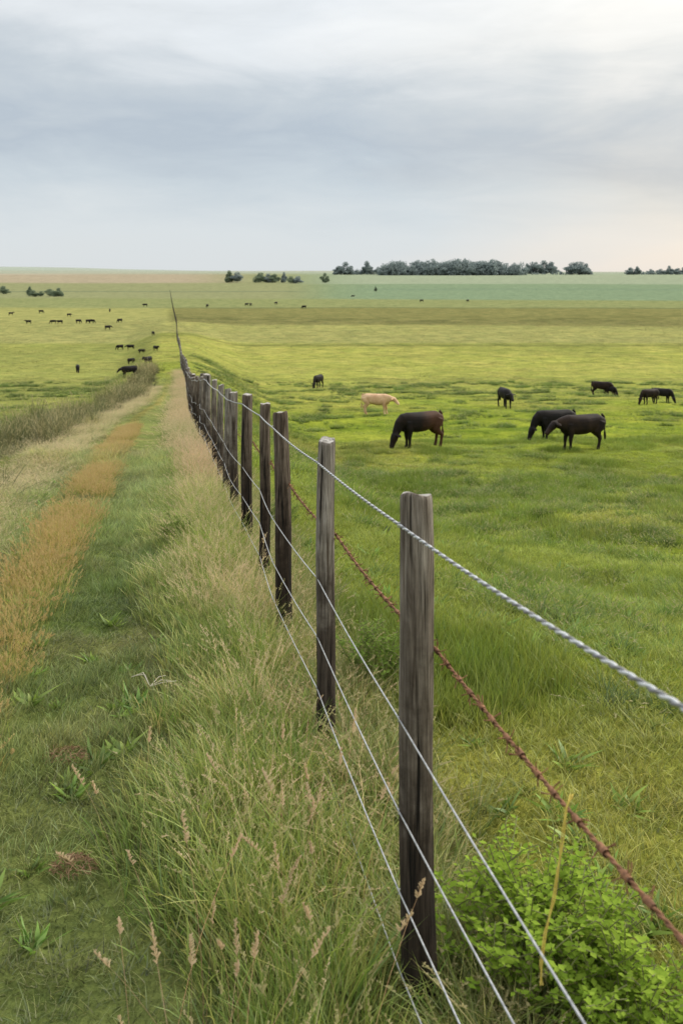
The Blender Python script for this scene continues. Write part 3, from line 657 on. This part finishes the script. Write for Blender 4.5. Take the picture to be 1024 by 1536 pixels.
# ------------------------------------------------------------ leafy weeds
lw=leaf_material('weed_leaf',(.12,.22,.022),(.36,.48,.07),.42); ld=leaf_material('dark_weed_leaf',(.07,.13,.02),(.20,.28,.06),.4); stm=bark_material('weed_stem',(.16,.17,.06))
def weed(nm,x,y,h,w,n,mat,label,seed):
    r=np.random.default_rng(seed); V=[];RV=[];S=[]
    for k in range(n):
        a=r.random()*6.283; q=w*r.random()**.5; hh=h*(1-.55*(q/w)**2)*r.uniform(.45,1.0)
        p0=Vector((q*.25*math.cos(a),q*.25*math.sin(a),-.02)); p2=Vector((q*math.cos(a)+r.normal()*.03,q*math.sin(a)+r.normal()*.03,hh)); p1=p0.lerp(p2,.5)+Vector((r.normal()*.02,r.normal()*.02,hh*.14))
        stems=[(p0,p1,p2)]
        for _ in range(3):
            f=r.uniform(.4,.85); q0=p0.lerp(p1,f*2) if f<.5 else p1.lerp(p2,f*2-1); an=r.random()*6.28; ln=h*r.uniform(.12,.25)
            q2=q0+Vector((math.cos(an)*ln,math.sin(an)*ln,ln*.7)); stems.append((q0,q0.lerp(q2,.5)+Vector((0,0,.01)),q2))
        for (s0,s1,s2) in stems:
            S.append(tube([s0,s1,s2],.0016,5)); m=max(6,int((s2-s0).length/.012))
            for j in range(m):
                t=.25+.75*j/m; p=s0.lerp(s1,t*2) if t<.5 else s1.lerp(s2,t*2-1)
                an=j*2.4+r.normal()*.5; L=.031*(1.15-t*.5)*r.uniform(.5,1.3); o=Vector((math.cos(an),math.sin(an),r.uniform(-.1,1.0))).normalized()
                sd=o.cross(Vector((0,0,1))).normalized()*L*.30; md=p+o*L*.5
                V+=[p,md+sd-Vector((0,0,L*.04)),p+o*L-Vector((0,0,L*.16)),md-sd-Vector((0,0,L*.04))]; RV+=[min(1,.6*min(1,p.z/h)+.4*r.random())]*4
    e=add(nm,None,loc=(x,y,float(gz(x,y))),label=label,cat='plant')
    add('stem',mk('stem',*merge(S),stm),parent=e); add('foliage',mk('foliage',V,quadf(len(V)//4).tolist(),mat,{'rv':RV}),parent=e)
weed('leafy_shrub',.56,2.66,.50,.30,80,lw,'bright green leafy shrub growing beside fence post',1)
weed('leafy_shrub',.76,2.42,.34,.26,60,lw,'low bright green leafy shrub in pasture grass',2)
weed('leafy_shrub',.20,4.75,.42,.26,34,ld,'dark green leafy weed growing behind the fence',3)
weed('leafy_shrub',xf(9)+.35,9.0,.4,.3,26,ld,'dark green leafy weed growing behind the fence',4)
weed('leafy_shrub',xf(8.2)-.58,8.2,.36,.22,30,ld,'green weed clump at edge of grassy track',5)
# dry stalk on track
ds=leaf_material('straw',(.5,.45,.36),(.6,.55,.45),.2)
x,y=hit(225,1045); z=float(gz(x,y))
L=[]
for k,(a,l) in enumerate([(.10,.13),(-.05,.10),(.3,.07),(3.0,.09),(3.35,.12)]):
    L.append(tube([Vector((0,0,.05)),Vector((math.cos(a)*l*.5,.03*k,.07+.01*math.sin(a))),Vector((math.cos(a)*l,.02*k+.03,.06+math.sin(a)*.05))],lambda p:.0022,4))
v,f=merge(L); add('dry_stalk',mk('dry_stalk',v,f,ds,{'rv':rng.random(len(v))}),loc=(x,y,z),label='bleached dry grass stalk lying on the track',cat='stalk')
th=leaf_material('thatch',(.12,.07,.04),(.32,.21,.13),.1)
for (px,py,R0) in ((102,1143,.075),(112,1312,.06)):
    x,y=hit(px,py); L=[]
    for k in range(150):
        a=rng.random()*6.28; q=R0*rng.random()**.5; b=rng.random()*6.28; l=rng.uniform(.02,.045); c=Vector((q*1.4*math.cos(a),q*math.sin(a),.02+.03*(1-q/R0)+.012*rng.random()))
        dv=Vector((math.cos(b),math.sin(b),rng.normal()*.3))*l*.5; L.append(tube([c-dv,c+Vector((0,0,.004)),c+dv],.0012,3))
    v,f=merge(L); add('dead_grass_clump',mk('dead_grass_clump',v,f,th,{'rv':np.repeat(rng.random(len(v)//9),9)}),loc=(x,y,float(gz(x,y))),label='small brown clump of dead grass on the track',cat='dead grass',group='dead grass clumps on the track')
# ------------------------------------------------------------ world, sun, camera
sunv=Vector((.72,.42,.62)).normalized()
w=bpy.data.worlds.new('World'); scene.world=w; w.use_nodes=True; nt=w.node_tree
for n in list(nt.nodes): nt.nodes.remove(n)
out=nt.nodes.new('ShaderNodeOutputWorld')
sky=nt.nodes.new('ShaderNodeTexSky'); sky.sky_type='NISHITA'; sky.sun_disc=False; sky.sun_elevation=math.asin(sunv.z); sky.sun_rotation=math.atan2(sunv.x,sunv.y)
b1=nt.nodes.new('ShaderNodeBackground'); b1.inputs[1].default_value=.1; nt.links.new(sky.outputs[0],b1.inputs[0])
tc=nt.nodes.new('ShaderNodeTexCoord'); sp=nt.nodes.new('ShaderNodeSeparateXYZ'); nt.links.new(tc.outputs['Generated'],sp.inputs[0])
def M(op,a,b=None,c=None):
    n=nt.nodes.new('ShaderNodeMath'); n.operation=op
    for s,v in zip(n.inputs,(a,b,c)):
        if v is None: continue
        if isinstance(v,(int,float)): s.default_value=v
        else: nt.links.new(v,s)
    return n.outputs[0]
G=tc.outputs['Generated']
n1=noise(nt,G,1,5,.5,(2.2,2.2,7.0),.4); n2=noise(nt,G,1,6,.6,(5,5,19),.6); n3=noise(nt,G,1,5,.6,(9,9,40),.4)
fac=M('ADD',M('MULTIPLY',M('SUBTRACT',n1,.5),.20),M('MULTIPLY',M('SUBTRACT',n2,.5),.14))
fac=M('ADD',fac,M('MULTIPLY',M('SUBTRACT',n3,.5),.05))
fac=M('ADD',fac,M('MULTIPLY',sp.outputs[0],.06))
edge=M('MINIMUM',M('MULTIPLY',sp.outputs[2],9),1.0)
zf=M('ADD',sp.outputs[2],M('MULTIPLY',fac,edge))
r=ramp(nt,zf,[(0,(.73,.77,.79)),(.03,(.72,.77,.80)),(.08,(.61,.68,.735)),(.14,(.50,.57,.645)),(.19,(.60,.66,.71)),(.25,(.79,.83,.86)),(.5,(1.2,1.24,1.28)),(1,(1.75,1.80,1.86))])
az=M('ADD',M('MULTIPLY',sp.outputs[0],1.7),M('MULTIPLY',M('SUBTRACT',n1,.5),1.0))
wr=ramp(nt,az,[(.0,(0,0,0)),(.55,(1,1,1))])
hz=ramp(nt,sp.outputs[2],[(0,(1.30,1.10,.93)),(.08,(1.27,1.12,.98)),(.15,(1.20,1.11,1.02)),(.22,(1.20,1.13,1.04)),(.30,(1.26,1.18,1.07))])
cw=mixc(nt,1.0,r.outputs[0],hz.outputs[0],'MULTIPLY')
c=mixc(nt,wr.outputs[0],r.outputs[0],cw)
b2=nt.nodes.new('ShaderNodeBackground'); b2.inputs[1].default_value=1.0; nt.links.new(c,b2.inputs[0])
mx=nt.nodes.new('ShaderNodeMixShader'); mx.inputs[0].default_value=.94; nt.links.new(b1.outputs[0],mx.inputs[1]); nt.links.new(b2.outputs[0],mx.inputs[2]); nt.links.new(mx.outputs[0],out.inputs[0])
sl=bpy.data.lights.new('sun','SUN'); sl.energy=2.9; sl.angle=math.radians(12); sl.color=(1,.93,.80)
so=bpy.data.objects.new('sun',sl); so.rotation_euler=sunv.to_track_quat('Z','Y').to_euler(); COL.objects.link(so)
cd=bpy.data.cameras.new('camera'); cd.sensor_fit='VERTICAL'; cd.sensor_height=36; cd.sensor_width=24; cd.lens=36*1400/1536; cd.shift_y=-363/1536; cd.clip_start=.05; cd.clip_end=20000
cd.dof.use_dof=True; cd.dof.focus_distance=5.0; cd.dof.aperture_fstop=5.6
co=bpy.data.objects.new('camera',cd); co.location=(0,0,H); co.rotation_euler=(math.pi/2,0,0); COL.objects.link(co); scene.camera=co
scene.view_settings.view_transform='Standard'; scene.view_settings.look='None'; scene.view_settings.exposure=0
